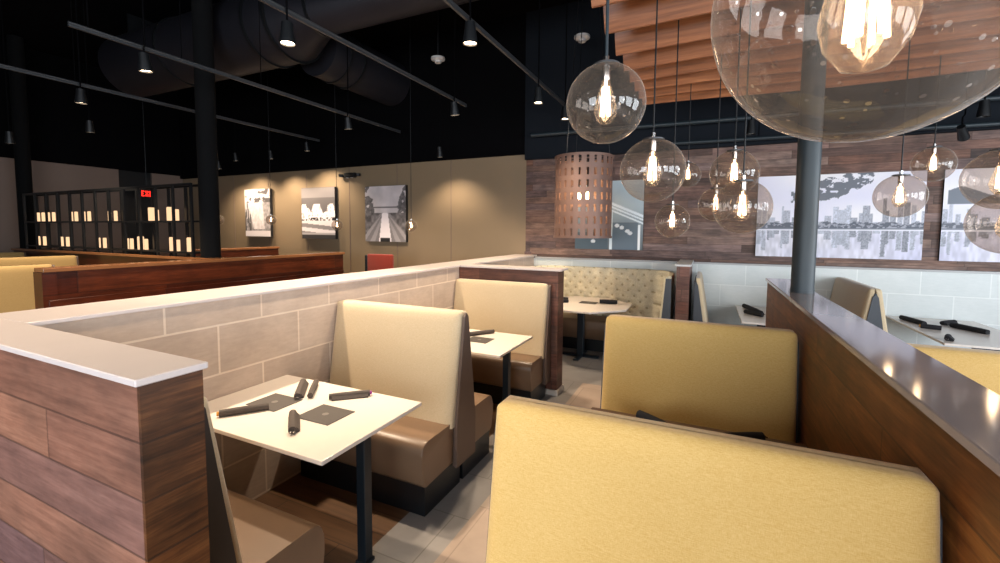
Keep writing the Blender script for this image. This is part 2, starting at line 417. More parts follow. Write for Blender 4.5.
# dark wood walls on the far left
cw = thing('partition_wall', (-5.95, 4.0, 0), 'long dark mahogany low wall running deep on the left', 'partition')
MB().box(-.07, .07, -1.98, 1.95, 0, H-.04).build('plank_panel', 'wood_dark', cw)
MB().box(-.10, .10, -2.0, 1.97, H-.04, H, .004, 1).build('wall_cap', 'capwood', cw)
MB().box(-.09, .09, -2.01, -1.90, 0, H-.04).build('end_post', 'wood_dark', cw)
MB().box(.071, .10, -1.97, 1.93, 0, H-.32, .004, 1).build('lower_panel', 'wood_dark', cw)
bw = thing('partition_wall', (-9.1, 3.85, 0), 'dark wooden low wall carrying the black metal candle rack', 'partition')
MB().box(-3.1, 3.04, -.08, .08, 0, H-.04).build('plank_panel', 'wood_dark', bw)
MB().box(-3.1, 3.04, -.12, .12, H-.04, H, .004, 1).build('wall_cap', 'capwood', bw)
ew = thing('partition_wall', (-8.75, 6.0, 0), 'short dark wooden low wall before the leftmost wall picture', 'partition')
MB().box(-.07, .07, -.9, .85, 0, H-.03).build('plank_panel', 'wood_dark', ew)
MB().box(-.10, .10, -.92, .86, H-.03, H+.01, .004, 1).build('wall_cap', 'capwood', ew)

# ------------------------------------------------------------------ columns
def column(x, y, z0, r, mat, label):
    c = thing('column', (x, y, z0), label, 'column')
    MB().tube([(0, 0, 0), (0, 0, ZC-z0)], r, 32).build('shaft', mat, c, smooth=True)
    MB().tube([(0, 0, 0), (0, 0, .02)], r*1.03, 32).build('collar', mat, c, smooth=True)
    return c
column(.59, 3.55, H, .066*1.02, 'column', 'round slate blue steel column rising from the right divider')
column(-6.25, 3.86, H, .12, 'coldark', 'black column at the right end of the candle rack')
column(-11.85, 3.86, H, .11, 'coldark', 'black column at the left end of the candle rack')

# ------------------------------------------------------------------ benches
def rprof(pts, r, n=4):
    """round the corners of a 2D polygon; pts: (a,b[,r])"""
    out = []; N = len(pts)
    for i, p in enumerate(pts):
        rr = p[2] if len(p) > 2 else r
        P0 = Vector(pts[i-1][:2]); P = Vector(p[:2]); P1 = Vector(pts[(i+1) % N][:2])
        if rr <= 0: out.append(tuple(P)); continue
        a = (P0-P); b = (P1-P); rr = min(rr, a.length*.45, b.length*.45)
        A = P + a.normalized()*rr; B = P + b.normalized()*rr
        for k in range(n+1):
            tt = k/n; out.append(tuple(A*(1-tt)**2 + P*2*tt*(1-tt) + B*tt**2))
    return out
def back_cushion(W, s, ztop, mat, root, y0=.002, yb=.125):
    """padded panel: grid front with puffed edges and rounded corners in elevation"""
    bm = bmesh.new(); nx, nz = 26, 20; z0 = .44; R = .032
    th = .055
    def shell(front):
        rows = []
        for j in range(nz+1):
            v = j/nz; row = []
            for i in range(nx+1):
                uu = i/nx
                # cluster samples to the border
                cu = .5-.5*math.cos(PI*uu); cv = .5-.5*math.cos(PI*v)
                x = (cu-.5)*W; z = z0 + cv*(ztop-z0)
                # rounded top corners
                dx = W/2 - abs(x); dz = ztop - z
                if dx < R and dz < R:
                    k = math.hypot(R-dx, R-dz)
                    if k > R:
                        sc = R/k; x = math.copysign(W/2-R+(R-dx)*sc, x); z = ztop-R+(R-dz)*sc
                yc = y0 + (yb-y0)*(1-(z-z0)/(1.2-z0))
                e = min(dx/.06, dz/.06, 1)
                puff = math.sqrt(max(0, 1-(1-max(e, 0))**2))*.028 if front else 0
                row.append(bm.verts.new((x, s*(yc + (th*.5 + puff if front else -.0)), z)))
            rows.append(row)
        return rows
    A = shell(True); B = shell(False)
    def quad(a, b, c, d):
        try: bm.faces.new((a, b, c, d))
        except ValueError: pass
    for R_ in (A, B):
        for j in range(nz):
            for i in range(nx): quad(R_[j][i], R_[j][i+1], R_[j+1][i+1], R_[j+1][i])
    for i in range(nx): quad(A[0][i], A[0][i+1], B[0][i+1], B[0][i]); quad(A[nz][i], A[nz][i+1], B[nz][i+1], B[nz][i])
    for j in range(nz): quad(A[j][0], A[j+1][0], B[j+1][0], B[j][0]); quad(A[j][nx], A[j+1][nx], B[j+1][nx], B[j][nx])
    bmesh.ops.remove_doubles(bm, verts=bm.verts, dist=1e-5)
    bmesh.ops.recalc_face_normals(bm, faces=bm.faces)
    mb = MB.__new__(MB); mb.bm = bm
    return mb.build('backrest', mat, root, smooth=60)
def bench(name, loc, W, sides, fab, seat, panel, label, cat, group=None, rz=0, ztop=1.2, seatz=.47, trim=None, depth=.47):
    r = thing(name, loc, label, cat, group, rz)
    # core panel (wedge in side view)
    lo = .115; hi = .008
    L = -lo if -1 in sides else -.02; Rr = lo if 1 in sides else .02
    l2 = -hi if -1 in sides else -.02; r2 = hi if 1 in sides else .02
    prof = [(L, .16), (Rr, .16), (Rr, .46), (r2+.01*(1 in sides), ztop-.05), (l2-.01*(-1 in sides), ztop-.05), (L, .46)]
    MB().prism(prof, -W/2, W/2, 'x', .004, 1).build('frame_panel', panel, r)
    for s in sides:
        back_cushion(W, s, ztop, fab, r)
        d = depth
        sp_ = rprof([(s*.12, .19, 0), (s*.12, seatz, .01), (s*(d+.01), seatz, .10), (s*(d+.012), .30, .05), (s*(d-.02), .19, .01)], .02, 5)
        MB().prism(sp_, -W/2+.01, W/2-.012, 'x', .01, 2).build('seat', seat, r, smooth=35)
        MB().box(-W/2+.03, W/2-.022, s*.02, s*(d-.03), 0, .19).build('toe_base', 'kick', r)
    tp = lambda s_: .026 if s_ in sides else .012
    bt_ = lambda s_: .128 if s_ in sides else .012
    pz = ztop-(.05 if trim else 0); pt = .010 if trim else .022
    for e0, e1 in ((W/2+.001, W/2+pt), (-W/2-pt, -W/2-.001)):
        MB().prism([(-bt_(-1), .16), (bt_(1), .16), (bt_(1), .45), (tp(1), pz-.035), (tp(1)-.02, pz-.01), (-tp(-1)+.02*(-1 in sides), pz-.01), (-tp(-1), pz-.035), (-bt_(-1), .45)], e0, e1, 'x', .003, 1).build('end_panel', panel, r)
    return r
XB, WB = -2.04, 1.11
b0 = bench('booth_bench', (XB, .845, 0), WB, [1], 'fab_tan', 'vinyl', 'panel_dark', 'tan single booth bench tight behind the nearest plank-clad wall', 'bench', depth=.52)
b1_ = bench('booth_bench', (XB, 2.60, 0), WB, [-1, 1], 'fab_tan', 'vinyl', 'panel_brown', 'tan fabric double booth bench between the two left white tables', 'bench')
b2_ = bench('booth_bench', (XB, 4.39, 0), WB, [-1], 'fab_tan', 'vinyl', 'panel_brown', 'tan single booth bench against the short wooden end wall', 'bench')
WY = 1.04; XY = -.055
b3_ = bench('booth_bench', (XY, 1.245, 0), WY, [-1, 1], 'fab_yel', 'vinyl', 'panel_grey', 'mustard fabric double booth bench nearest the camera', 'bench', trim='panel_grey', ztop=1.225)
b4_ = bench('booth_bench', (XY, 2.88, 0), WY, [-1, 1], 'fab_yel', 'vinyl', 'panel_grey', 'mustard booth bench behind the dark table, beside the divider', 'bench', trim='panel_grey', ztop=1.21)
b5_ = bench('booth_bench', (1.30, 2.88, 0), 1.12, [-1, 1], 'fab_yel', 'vinyl', 'panel_grey', 'mustard booth bench beyond the right divider, cut by the frame', 'bench', ztop=1.19)
# benches standing at right angles on the far wall
bench('booth_bench', (-.11, 6.30, 0), 1.0, [-1], 'fab_tan', 'vinyl', 'panel_grey', 'tan bench right of the narrow wooden pier, seen end on', 'bench', rz=PI/2, ztop=1.2, trim='panel_grey')
bench('booth_bench', (1.53, 6.18, 0), 1.3, [-1, 1], 'fab_tan', 'vinyl', 'panel_grey', 'tan bench with grey end panel behind the column, far wall', 'bench', rz=PI/2, ztop=1.2, trim='panel_grey')
# far left olive benches
bench('booth_bench', (-9.42, 2.9, 0), 1.45, [-1, 1], 'fab_olive', 'vinyl', 'panel_brown', 'olive gold booth bench at far left, tops behind the other', 'bench', rz=PI/2, ztop=1.3)
bench('booth_bench', (-7.37, 1.75, 0), 1.7, [-1, 1], 'fab_olive', 'vinyl', 'panel_brown', 'olive gold booth bench in front of the mahogany wall, left edge', 'bench', rz=PI/2, ztop=1.3)
bench('booth_bench', (-11.4, 3.05, 0), 1.2, [-1, 1], 'fab_olive', 'vinyl', 'panel_brown', 'farthest olive gold booth bench below the leftmost column', 'bench', rz=PI/2, ztop=1.3)
# red backed chair by the gallery wall
rc = thing('dining_chair', (-5.13, 6.05, 0), 'red upholstered high-backed chair below the gallery pictures', 'chair')
MB().box(-.27, .27, -.03, .05, .62, 1.33, .025, 3).build('backrest', 'fab_red', rc, smooth=40)
MB().box(-.27, .27, -.03, .5, .55, .68, .03, 3).build('seat', 'fab_red', rc, smooth=40)
MB().box(-.31, -.272, -.04, .06, .3, 1.31, .008, 1).build('side_panel', 'black', rc)
for sx in (-.25, .25):
    for sy in (0, .45): MB().box(sx-.02, sx+.02, sy-.02, sy+.02, 0, .55).build('leg', 'black', rc)

# curved tufted banquette round the octagonal table
def sweep(path, prof, mat, name, parent, closed_prof=True, smooth=50):
    bm = bmesh.new(); rings = []
    n = len(path)
    for i, p in enumerate(path):
        a = Vector(path[max(i-1, 0)]); b = Vector(path[min(i+1, n-1)])
        d = (b-a).normalized(); nr = Vector((d.y, -d.x))
        rings.append([bm.verts.new((p[0]+nr.x*q[0], p[1]+nr.y*q[0], q[1])) for q in prof])
    m = len(prof)
    for A, B in zip(rings, rings[1:]):
        for k in range(m): bm.faces.new((A[k], A[(k+1) % m], B[(k+1) % m], B[k]))
    bm.faces.new(rings[0]); bm.faces.new(rings[-1][::-1])
    bmesh.ops.recalc_face_normals(bm, faces=bm.faces)
    mb = MB.__new__(MB); mb.bm = bm
    return mb.build(name, mat, parent, smooth=smooth)
cb_ = thing('curved_banquette', (-1.45, 6.2, 0), 'curved button-tufted cream banquette wrapping the round far table', 'bench')
path = [(-1.06, -1.0), (-1.06, -.3)]
R0 = .45
for k in range(11): a = PI - k/10*PI/2; path.append((-1.06+R0+R0*math.cos(a), .61-R0+R0*math.sin(a)+.0))
for k in range(1, 8): path.append((-1.06+R0+k/8*(2.12-2*R0), .61))
for k in range(11): a = PI/2 - k/10*PI/2; path.append((1.06-R0+R0*math.cos(a), .61-R0+R0*math.sin(a)))
path.append((1.06, -.36))
# walking this path the inside lies to the right (normal = (dy,-dx))
sweep(path, rprof([(.0, .40, 0), (.14, .40, 0), (.055, 1.2, .05), (-.005, 1.2, .02)], .02), 'tufted', 'backrest', cb_)
sweep(path, rprof([(.12, .18, 0), (.50, .18, .02), (.54, .33, .03), (.53, .47, .05), (.12, .47, 0)], .02), 'vinyl', 'seat', cb_)
sweep(path, [(.02, 0), (.44, 0), (.44, .17), (.02, .17)], 'kick', 'toe_base', cb_)
MB().prism([(.925, .2), (1.065, .2), (1.065, 1.17), (1.0, 1.17)], -.395, -.362, 'y').build('end_panel', 'panel_grey', cb_)
MB().prism([(.905, .2), (.925, .2), (1.0, 1.19), (.982, 1.19)], -.395, -.362, 'y').build('welt', 'cream', cb_)

# ------------------------------------------------------------------ tables
def booth_table(loc, L, D, legx, label, top='tabletop', rz=0, wall=-1):
    r = thing('booth_table', loc, label, 'table', rz=rz)
    MB().box(-L/2, L/2, -D/2, D/2, .728, .75, .004, 2).build('tabletop', [top], r)
    MB().box(-L/2+.1, L/2-.08, -.05, .05, .70, .728).build('support_rail', 'leg', r)
    MB().box(legx-.09, legx+.06, -.14, .14, .715, .728).build('mounting_plate', 'leg', r)
    MB().box(legx-.028, legx+.028, -.028, .028, .02, .70, .003, 1).build('leg', 'leg', r)
    MB().box(legx-.036, legx+.036, -.036, .036, 0, .02, .003, 1).build('foot', 'leg', r)
    MB().box(-L/2+.002, -L/2+.04, -.2, .2, .67, .728).build('wall_bracket', 'leg', r)
    return r
T1 = booth_table((-2.035, 1.72, 0), 1.12, .74, .455, 'white rectangular booth table nearest, with five rolled napkins')
T2 = booth_table((-2.035, 3.53, 0), 1.12, .74, .455, 'second white booth table, behind the tan double bench')
T3 = booth_table((-.055, 2.09, 0), 1.02, .74, -.42, 'dark brown table between the two mustard benches', 'tabledark', rz=0)
T5 = booth_table((.73, 6.22, 0), 1.24, .70, -.5, 'far white table left of the column, against pale tiles', rz=PI/2)
T6 = booth_table((2.40, 6.10, 0), 1.5, .80, -.6, 'white table at the right edge before the pale tiles', rz=PI/2)
ot = thing('octagonal_table', (-1.56, 6.02, 0), 'round-cornered white table in front of the curved banquette', 'table')
R8 = .70
MB().prism([(R8*math.cos(PI/8+k*PI/4), R8*math.sin(PI/8+k*PI/4)) for k in range(8)], .726, .75, 'z', .004, 2).build('tabletop', 'tabletop', ot)
MB().box(-.045, .045, -.045, .045, .03, .70, .004, 1).build('pedestal', 'leg', ot)
MB().box(-.3, .3, -.04, .04, .70, .726).box(-.04, .04, -.3, .3, .70, .726).build('support_cross', 'leg', ot)
MB().box(-.26, .26, -.035, .035, 0, .03, .006, 1).box(-.035, .035, -.26, .26, 0, .03, .006, 1).build('base', 'leg', ot)

# ------------------------------------------------------------------ table settings
def napkin(p, q, label, z=.7505, mat='napkin', band='tip_y', cut=True, r=.017, flap=True, group=None):
    p = Vector(p); q = Vector(q); L = (q-p).length; a = math.atan2(q.y-p.y, q.x-p.x)
    o = thing('rolled_napkin', ((p.x+q.x)/2, (p.y+q.y)/2, z), label, 'napkin', group, a)
    mb = MB(); mb.tube([(-L/2, 0, r), (-L/4, 0, r*1.02), (L/4, 0, r), (L/2, 0, r*.93)], [r*.97, r*1.03, r, r*.94], 14)
    # overlapping flap and layered end of the roll
    prof = [(.0, 0), (r*1.5, 0), (r*1.75, r*.35), (r*1.1, r*1.1), (r*.4, r*1.75), (0, r*1.5)]
    if flap: mb.prism(prof, -L/2+.01, L/2-.015, 'x')
    mb.build('cloth', mat, o, smooth=40)
    if band:
        MB().tube([(-L/2-.012, 0, r), (-L/2+.002, 0, r)], r*.62, 12).build('paper_end', band, o, smooth=40)
    if cut:
        c = MB()
        for dy in (-.006, .004):
            c.tube([(L/2-.01, dy, r), (L/2+.014, dy, r*.95), (L/2+.022, dy*1.4, r*.9)], [.0025, .004, .0035], 8)
        c.build('cutlery', 'steel', o, smooth=40)
    return o
def menu(c, w, d, a, label, group=None, z=.7505):
    o = thing('placemat_card', (c[0], c[1], z), label, 'card', group, a)
    MB().box(-w/2, w/2, -d/2, d/2, 0, .003, .001, 1).build('card', 'menu', o)
    MB().lathe([(0, .0031), (.018, .0031), (.018, .0036), (0, .0036)], 16).build('emblem', 'emblem', o)
menu((-2.235, 1.713), .235, .195, 0.0, 'square charcoal card on the near table, nearer the tiled wall')
menu((-1.84, 1.715), .235, .195, 0.0, 'square charcoal card on the near table, nearer the aisle')
napkin((-2.319, 1.445), (-2.175, 1.63), 'dark rolled napkin with amber end, left corner of near table', band='tip_y', cut=False, r=.019)
napkin((-2.335, 2.0), (-2.155, 1.80), 'dark napkin roll at the back edge, next to another roll', band=None, r=.02, cut=True)
napkin((-2.255, 2.03), (-2.10, 1.845), 'dark napkin roll at the back edge, on the aisle side of its pair', band=None, r=.018, cut=False, flap=False)
napkin((-1.975, 1.62), (-1.805, 1.475), 'dark napkin roll showing steel cutlery, front of the near table', band=None, r=.02)
napkin((-1.815, 2.035), (-1.985, 1.88), 'dark napkin roll with purple end, right part of near table', band='tip_p', cut=False, r=.018)
menu((-1.86, 3.54), .22, .19, 0, 'square charcoal card on the second white booth table')
napkin((-2.03, 3.60), (-1.86, 3.84), 'dark napkin roll behind the card on the second booth table', band=None, cut=False, r=.02)
napkin((-1.93, 3.37), (-2.1, 3.45), 'dark napkin roll at the front edge of the second booth table', band=None, cut=False, r=.018)
napkin((-2.02, 6.08), (-1.78, 6.12), 'black napkin roll on the round far table, left one', mat='napkin_blk', band=None, cut=False, r=.028)
napkin((-1.9, 5.86), (-1.74, 5.98), 'black napkin roll nearer than the left roll, round far table', mat='napkin_blk', band=None, cut=False, r=.024)
napkin((-1.33, 6.12), (-1.1, 6.18), 'black napkin roll on the round far table, right one', mat='napkin_blk', band=None, cut=False, r=.028)
menu((-1.48, 6.10), .24, .2, 0, 'charcoal card between the napkins on the round far table')
napkin((.47, 6.66), (.62, 6.15), 'long black napkin roll on far table left of the column', mat='napkin_blk', band=None, cut=False, r=.028)
napkin((.45, 6.2), (.62, 6.02), 'short black napkin roll at the front of the far table', mat='napkin_blk', band=None, cut=False, r=.024)
napkin((2.08, 6.62), (2.17, 6.27), 'black napkin roll farthest back on the right-edge table', mat='napkin_blk', band=None, cut=False, r=.025)
napkin((2.08, 6.10), (2.23, 6.05), 'black napkin roll with amber end on the right-edge table', mat='napkin_blk', band='tip_y', cut=False, r=.024)
napkin((2.52, 6.55), (2.36, 6.40), 'black napkin roll with blue end on the right-edge table', mat='napkin_blk', band='tip_b', cut=False, r=.024)
napkin((2.40, 6.30), (2.56, 6.0), 'black napkin roll nearest the frame edge, right table', mat='napkin_blk', band=None, cut=False, r=.026)
napkin((2.11, 5.58), (2.06, 5.46), 'black napkin roll at the near corner of the right-edge table', mat='napkin_blk', band=None, cut=True, r=.025)
napkin((-.30, 2.41), (-.14, 2.30), 'black napkin roll on the left of the dark table', mat='napkin_blk', band=None, cut=False, r=.024)
napkin((.10, 2.30), (.27, 2.40), 'black napkin roll on the right of the dark table', mat='napkin_blk', band=None, cut=True, r=.024)

# ------------------------------------------------------------------ globe pendants
def globe(c, R, label, small=False, group='clear glass globe pendants', rod=False):
    x, y, z = c
    g = thing('globe_pendant', (x, y, z), label, 'pendant light', group)
    k = R/.17
    prof = [(R*math.sin(a), R*math.cos(a)) for a in [i/28*PI for i in range(2, 29)]]
    prof[-1] = (0, -R)
    sp = MB().lathe(prof, 40).build('globe', 'glass', g, smooth=180)
    zt = R*math.cos(2/28*PI)
    MB().lathe([(0, R*1.01), (.05*k, R*1.01), (.058*k, R*.985), (.058*k, R*.955), (0, R*.955)], 24).build('cap', 'rail', g, smooth=40)
    MB().lathe([(.0, R*.955), (.018*k, R*.955), (.018*k, R*.64), (.015*k, R*.58), (0, R*.58)], 16).build('socket', 'steel', g, smooth=40)
    MB().tube([(0, 0, R*1.01), (0, 0, R*1.01+.03*k)], .012*k, 12).build('cord_grip', 'steel', g, smooth=40)
    MB().tube([(0, 0, R*1.01+.03*k), (0, 0, ZC-z)], .0045 if not rod else .007, 8).build('cord', 'black' if not rod else 'column', g, smooth=60)
    b = R*.62
    bulb = [(0, b), (.08*R, b), (.10*R, b-.08*R), (.19*R, b-.36*R), (.27*R, b-.66*R), (.29*R, b-.78*R), (.25*R, b-.95*R), (.14*R, b-1.11*R), (0, b-1.15*R)]
    bo = MB().lathe(bulb, 24).build('bulb', 'bulbglass', g, smooth=80)
    f = MB()
    for q in range(6):
        a = q*PI/3
        f.tube([(.075*R*math.cos(a), .075*R*math.sin(a), b-.20*R), (.12*R*math.cos(a), .12*R*math.sin(a), b-.92*R)], .02*R, 6)
    f.tube([(0, 0, b-.02*R), (0, 0, b-.3*R)], .03*R, 8)
    f.build('filament', 'filament', bo)
    return g
EYE = Vector((0, 0, 1.75))
def gpos(p, k): return tuple(EYE+(Vector(p)-EYE)*k)
for p, R_, k, lb, rod in (
    ((.206, .858, 2.106), .214, 1, 'huge clear glass globe cut by the top of the picture', False),
    ((-.425, 1.988, 2.308), .17, 1, 'clear glass globe on a rod, left of the big globe', True),
    ((-.284, 2.551, 2.082), .17, 1.035, 'clear glass globe on a thin cord, right below the rod-hung globe', False),
    ((.194, 3.229, 1.911), .17, .965, 'clear glass globe hanging front left of the blue column', False),
    ((.164, 3.778, 2.192), .17, .94, 'clear glass globe behind the one beside the blue column', False),
    ((-.235, 3.43, 1.828), .12, 1.02, 'small clear globe hanging lowest above the narrow wooden pier', False),
    ((-.203, 4.962, 2.333), .125, 1, 'small distant globe half hidden behind the cord-hung globe', False),
    ((.058, 4.49, 2.0), .15, .957, 'distant globe overlapped by two others left of the column', False),
    ((1.386, 4.603, 2.049), .17, .934, 'clear glass globe to the right of the blue column', False),
    ((1.745, 5.092, 2.348), .15, .972, 'smaller-looking globe hanging high right, before the plank wall', False),
    ((1.155, 2.70, 1.99), .13, .985, 'globe cut by the right frame edge, upper of two', False),
    ((1.055, 2.40, 1.793), .12, 1.296, 'globe cut by the right frame edge, lower of two', False)):
    globe(gpos(p, k), R_*k, lb, rod=rod)
MS = [(-9.4, 6.0, 1.94, 'tiny globe beside the black column on the gallery side'), (-7.79, 6.0, 1.93, 'tiny globe hanging before the left wall picture'),
      (-6.06, 6.0, 1.83, 'tiny globe hanging before the middle wall picture'), (-4.43, 6.0, 1.82, 'tiny globe hanging right of the third wall picture')]
for x, y, z, l in MS: globe((x, y, z), .095, l)

# ------------------------------------------------------------------ perforated lantern
ln = thing('drum_lantern', (-1.56, 6.0, 1.66), 'tall copper drum lantern with rectangular cut-outs over the round table', 'pendant light')
def perforated(R, Hh, rows, cols, th=.006):
    bm = bmesh.new()
    # angular and vertical break points
    A = []; 
    for c in range(cols):
        a = 2*PI*c/cols; w = 2*PI/cols
        A += [(a, False), (a+w*.31, True), (a+w*.5, True), (a+w*.69, False)] if False else [(a, 0), (a+w*.33, 1), (a+w*.67, 0)]
    Z = []; h = Hh/rows
    for r_ in range(rows):
        Z += [(r_*h, 0), (r_*h+h*.2, 1), (r_*h+h*.8, 0)]
    Z.append((Hh, 0))
    n = len(A)
    V = {}
    for s_, rr in ((0, R), (1, R-th)):
        for i, (a, _) in enumerate(A):
            for j, (z, _) in enumerate(Z): V[s_, i, j] = bm.verts.new((rr*math.cos(a), rr*math.sin(a), z))
    def hole(i, j): return A[i % n][1] == 1 and 0 <= j < len(Z)-1 and Z[j][1] == 1
    for i in range(n):
        i2 = (i+1) % n
        for j in range(len(Z)-1):
            if not hole(i, j):
                for s_ in (0, 1): bm.faces.new((V[s_, i, j], V[s_, i2, j], V[s_, i2, j+1], V[s_, i, j+1]))
            else:
                for (p, q) in (((i, j), (i2, j)), ((i2, j), (i2, j+1)), ((i2, j+1), (i, j+1)), ((i, j+1), (i, j))):
                    bm.faces.new((V[0, p[0], p[1]], V[0, q[0], q[1]], V[1, q[0], q[1]], V[1, p[0], p[1]]))
        for j in (0, len(Z)-1): bm.faces.new((V[0, i, j], V[0, i2, j], V[1, i2, j], V[1, i, j]))
    bmesh.ops.recalc_face_normals(bm, faces=bm.faces)
    mb = MB.__new__(MB); mb.bm = bm; return mb
perforated(.385, 1.10, 7, 24).build('shade', 'copper', ln)
for z in (0, 1.07):
    MB().lathe([(.385, z), (.395, z), (.395, z+.03), (.385, z+.03), (.385, z)], 48).build('hoop', 'copper', ln, smooth=30)
MB().box(-.38, .38, -.012, .012, 1.06, 1.075).box(-.012, .012, -.38, .38, 1.06, 1.075).build('crossbar', 'black', ln)
for k in range(3):
    a = k*2*PI/3+.5
    MB().tube([(.36*math.cos(a), .36*math.sin(a), 1.09), (.12*math.cos(a), .12*math.sin(a), ZC-1.66)], .005, 6).build('cable', 'black', ln)
for k in range(4):
    a = k*PI/2+.9
    bl = MB().tube([(.1*math.cos(a), .1*math.sin(a), .62), (.1*math.cos(a), .1*math.sin(a), 1.06)], .012, 8).build('lamp_holder', 'black', ln)
    MB().lathe([(0, .0), (.03, .02), (.045, .06), (.03, .11), (0, .13)], 14, (.1*math.cos(a), .1*math.sin(a), .49)).build('bulb', 'lantlamp', ln, smooth=60)

# ------------------------------------------------------------------ prints (flat pictures)
def hsh(*a):
    v = math.sin(sum(q*w for q, w in zip(a, (12.9898, 78.233, 37.719))))*43758.5453
    return v-math.floor(v)
def vn(x, y, s=0):
    xi, yi = math.floor(x), math.floor(y); fx, fy = x-xi, y-yi
    fx = fx*fx*(3-2*fx); fy = fy*fy*(3-2*fy)
    a = hsh(xi, yi, s); b = hsh(xi+1, yi, s); c = hsh(xi, yi+1, s); d = hsh(xi+1, yi+1, s)
    return (a*(1-fx)+b*fx)*(1-fy)+(c*(1-fx)+d*fx)*fy
def fbm(x, y, s=0): return (vn(x, y, s)+.5*vn(2*x, 2*y, s+3)+.25*vn(4*x, 4*y, s+5))/1.75
def print_grid(name, parent, w, h, nu, nv, fn, y):
    verts = [((i/nu-.5)*w, y, (j/nv)*h) for j in range(nv+1) for i in range(nu+1)]
    faces = [(j*(nu+1)+i, j*(nu+1)+i+1, (j+1)*(nu+1)+i+1, (j+1)*(nu+1)+i) for j in range(nv) for i in range(nu)]
    me = bpy.data.meshes.new(name); me.from_pydata(verts, [], faces)
    ca = me.color_attributes.new('print', 'FLOAT_COLOR', 'POINT')
    buf = []
    for j in range(nv+1):
        for i in range(nu+1):
            c = fn(i/nu, j/nv); buf += lin(c)
    ca.data.foreach_set('color', buf)
    me.materials.append(M['print'])
    o = bpy.data.objects.new(name, me); COL.objects.link(o); o.parent = parent; return o
def skyline(seed, tree=(0, 1), roof=None):
    B = []
    rnd = random.Random(seed); x = 0
    while x < 1:
        w = rnd.uniform(.012, .045); B.append((x, x+w, rnd.choice([.06, .09, .12, .16, .2, .26, .34])*rnd.uniform(.7, 1.1), rnd.uniform(.6, .88), rnd.random())); x += w*rnd.uniform(.7, 1.3)
    def fn(u, v):
        hz = .36
        vv = v-hz if v >= hz else (hz-v)*1.05
        refl = v < hz
        uu = u + (0 if not refl else .006*(vn(u*60, v*160, 2)-.5))
        sky = (.95-.08*vn(u*3, v*4, seed), .94-.07*vn(u*3, v*4, seed), .97-.03*v)
        c = sky
        for (a, b, hh, tone, k) in B:
            if a <= uu <= b and vv < hh:
                win = .12*(hsh(math.floor(uu*220), math.floor(vv*90), seed) > .55)
                g = tone-win
                if k > .7: g = .82-win*.6
                c = (g*.93, g*.95, g*1.02)
        if not refl:
            # line of low foliage on the shore
            if vv < .035+.05*fbm(u*26, 1, seed): c = (.34, .36, .41) if fbm(u*60, v*60, 4) > .42 else (.62, .63, .68)
            # overhanging branches at the top
            if tree:
                e = (u-tree[0])/(tree[1]-tree[0])
                if 0 < e < 1:
                    dd = abs(v-(.72+.24*e)) - .10*math.sin(e*PI)
                    if dd < .07*(fbm(u*22, v*18, 8)-.35)*3.0 and fbm(u*40, v*34, 9) > .36: c = (.42, .44, .48)
            if roof and roof[0] < u < roof[1] and roof[2] < v < roof[2]+.2*(1-abs((u-roof[0])/(roof[1]-roof[0])-.25)): c = (.42, .45, .5)
        else:
            k = .5 + .5*math.sin(u*90+3*fbm(u*12, v*6, 3))
            f = .25+.75*vn(u*70, v*14, 6)
            c = tuple(q*(.78+.22*f) for q in c)
            if vv < .03: c = (.45, .47, .52)
            if abs(v-.335) < .008: c = (.9, .9, .94)
        return c
    return fn
def mural(x0, x1, z0, z1, label, fn, nu, nv, name='wall_mural'):
    w = x1-x0; h = z1-z0
    r = thing(name, ((x0+x1)/2, 6.985, z0), label, 'wall art')
    MB().box(-w/2, w/2, -.02, .012, 0, h).build('backing_board', 'canvas_edge', r)
    print_grid('printed_face', r, w, h, nu, nv, fn, -.021)
mural(.60, 2.34, 1.43, 2.50, 'wide grey city skyline print reflected in water, behind the column', skyline(5, (.22, .72)), 240, 130)
mural(2.50, 4.24, 1.43, 2.50, 'skyline print cut by the right frame edge', skyline(11, None, (.02, .3, .62)), 200, 110)
def bridge(u, v):
    g = .86-.5*(1-v)**1.4 + .06*(fbm(u*5, v*5, 1)-.5)
    c = (g*.86, g*.95, g*1.0)
    # beams of a bridge deck with lamps, seen from below
    u2 = u
    deck = .62-.38*u2 if True else 0
    for k, wd in ((0, .012), (.05, .012), (.10, .02)):
        if abs(v-(.80-.42*u2+k)) < wd and u > .42: c = (.86, .9, .93)
    if .52 < u < .56 and v < .55: c = (.85, .9, .92)
    if .93 < u < .965 and v < .36: c = (.93, .95, .96)
    if v < .25 and u < .5: c = (.30, .36, .40)
    if v < .4 and .56 < u < .93 and v < .80-.42*u2-.02: c = (.36, .42, .47)
    for (a, b) in ((.63, .35), (.70, .32), (.78, .27), (.82, .24), (.28, .12)):
        if (u-a)**2/.0011+(v-b)**2/.0007 < 1: c = (.85, .88, .9)
    return c
mural(-1.93, -.885, 1.47, 2.53, 'blue grey bridge print behind the copper drum lantern', bridge, 120, 110)
def pic_a(u, v):
    g = .55+.5*(fbm(u*7, v*7, 3)-.5)
    if v > .72: g = .8-.45*(fbm(u*9, v*14, 5) > .52)
    elif abs(u-.45-.25*(.6-v)) < .2+.12*v and v > .15: g = .92-.2*fbm(u*20, v*20, 2)
    elif v < .12: g = .85
    elif u < .25: g = .35+.4*(fbm(u*30, v*6, 6) > .5)
    else: g = .42+.35*fbm(u*20, v*20, 9)
    return (g, g*.96, g*.97)
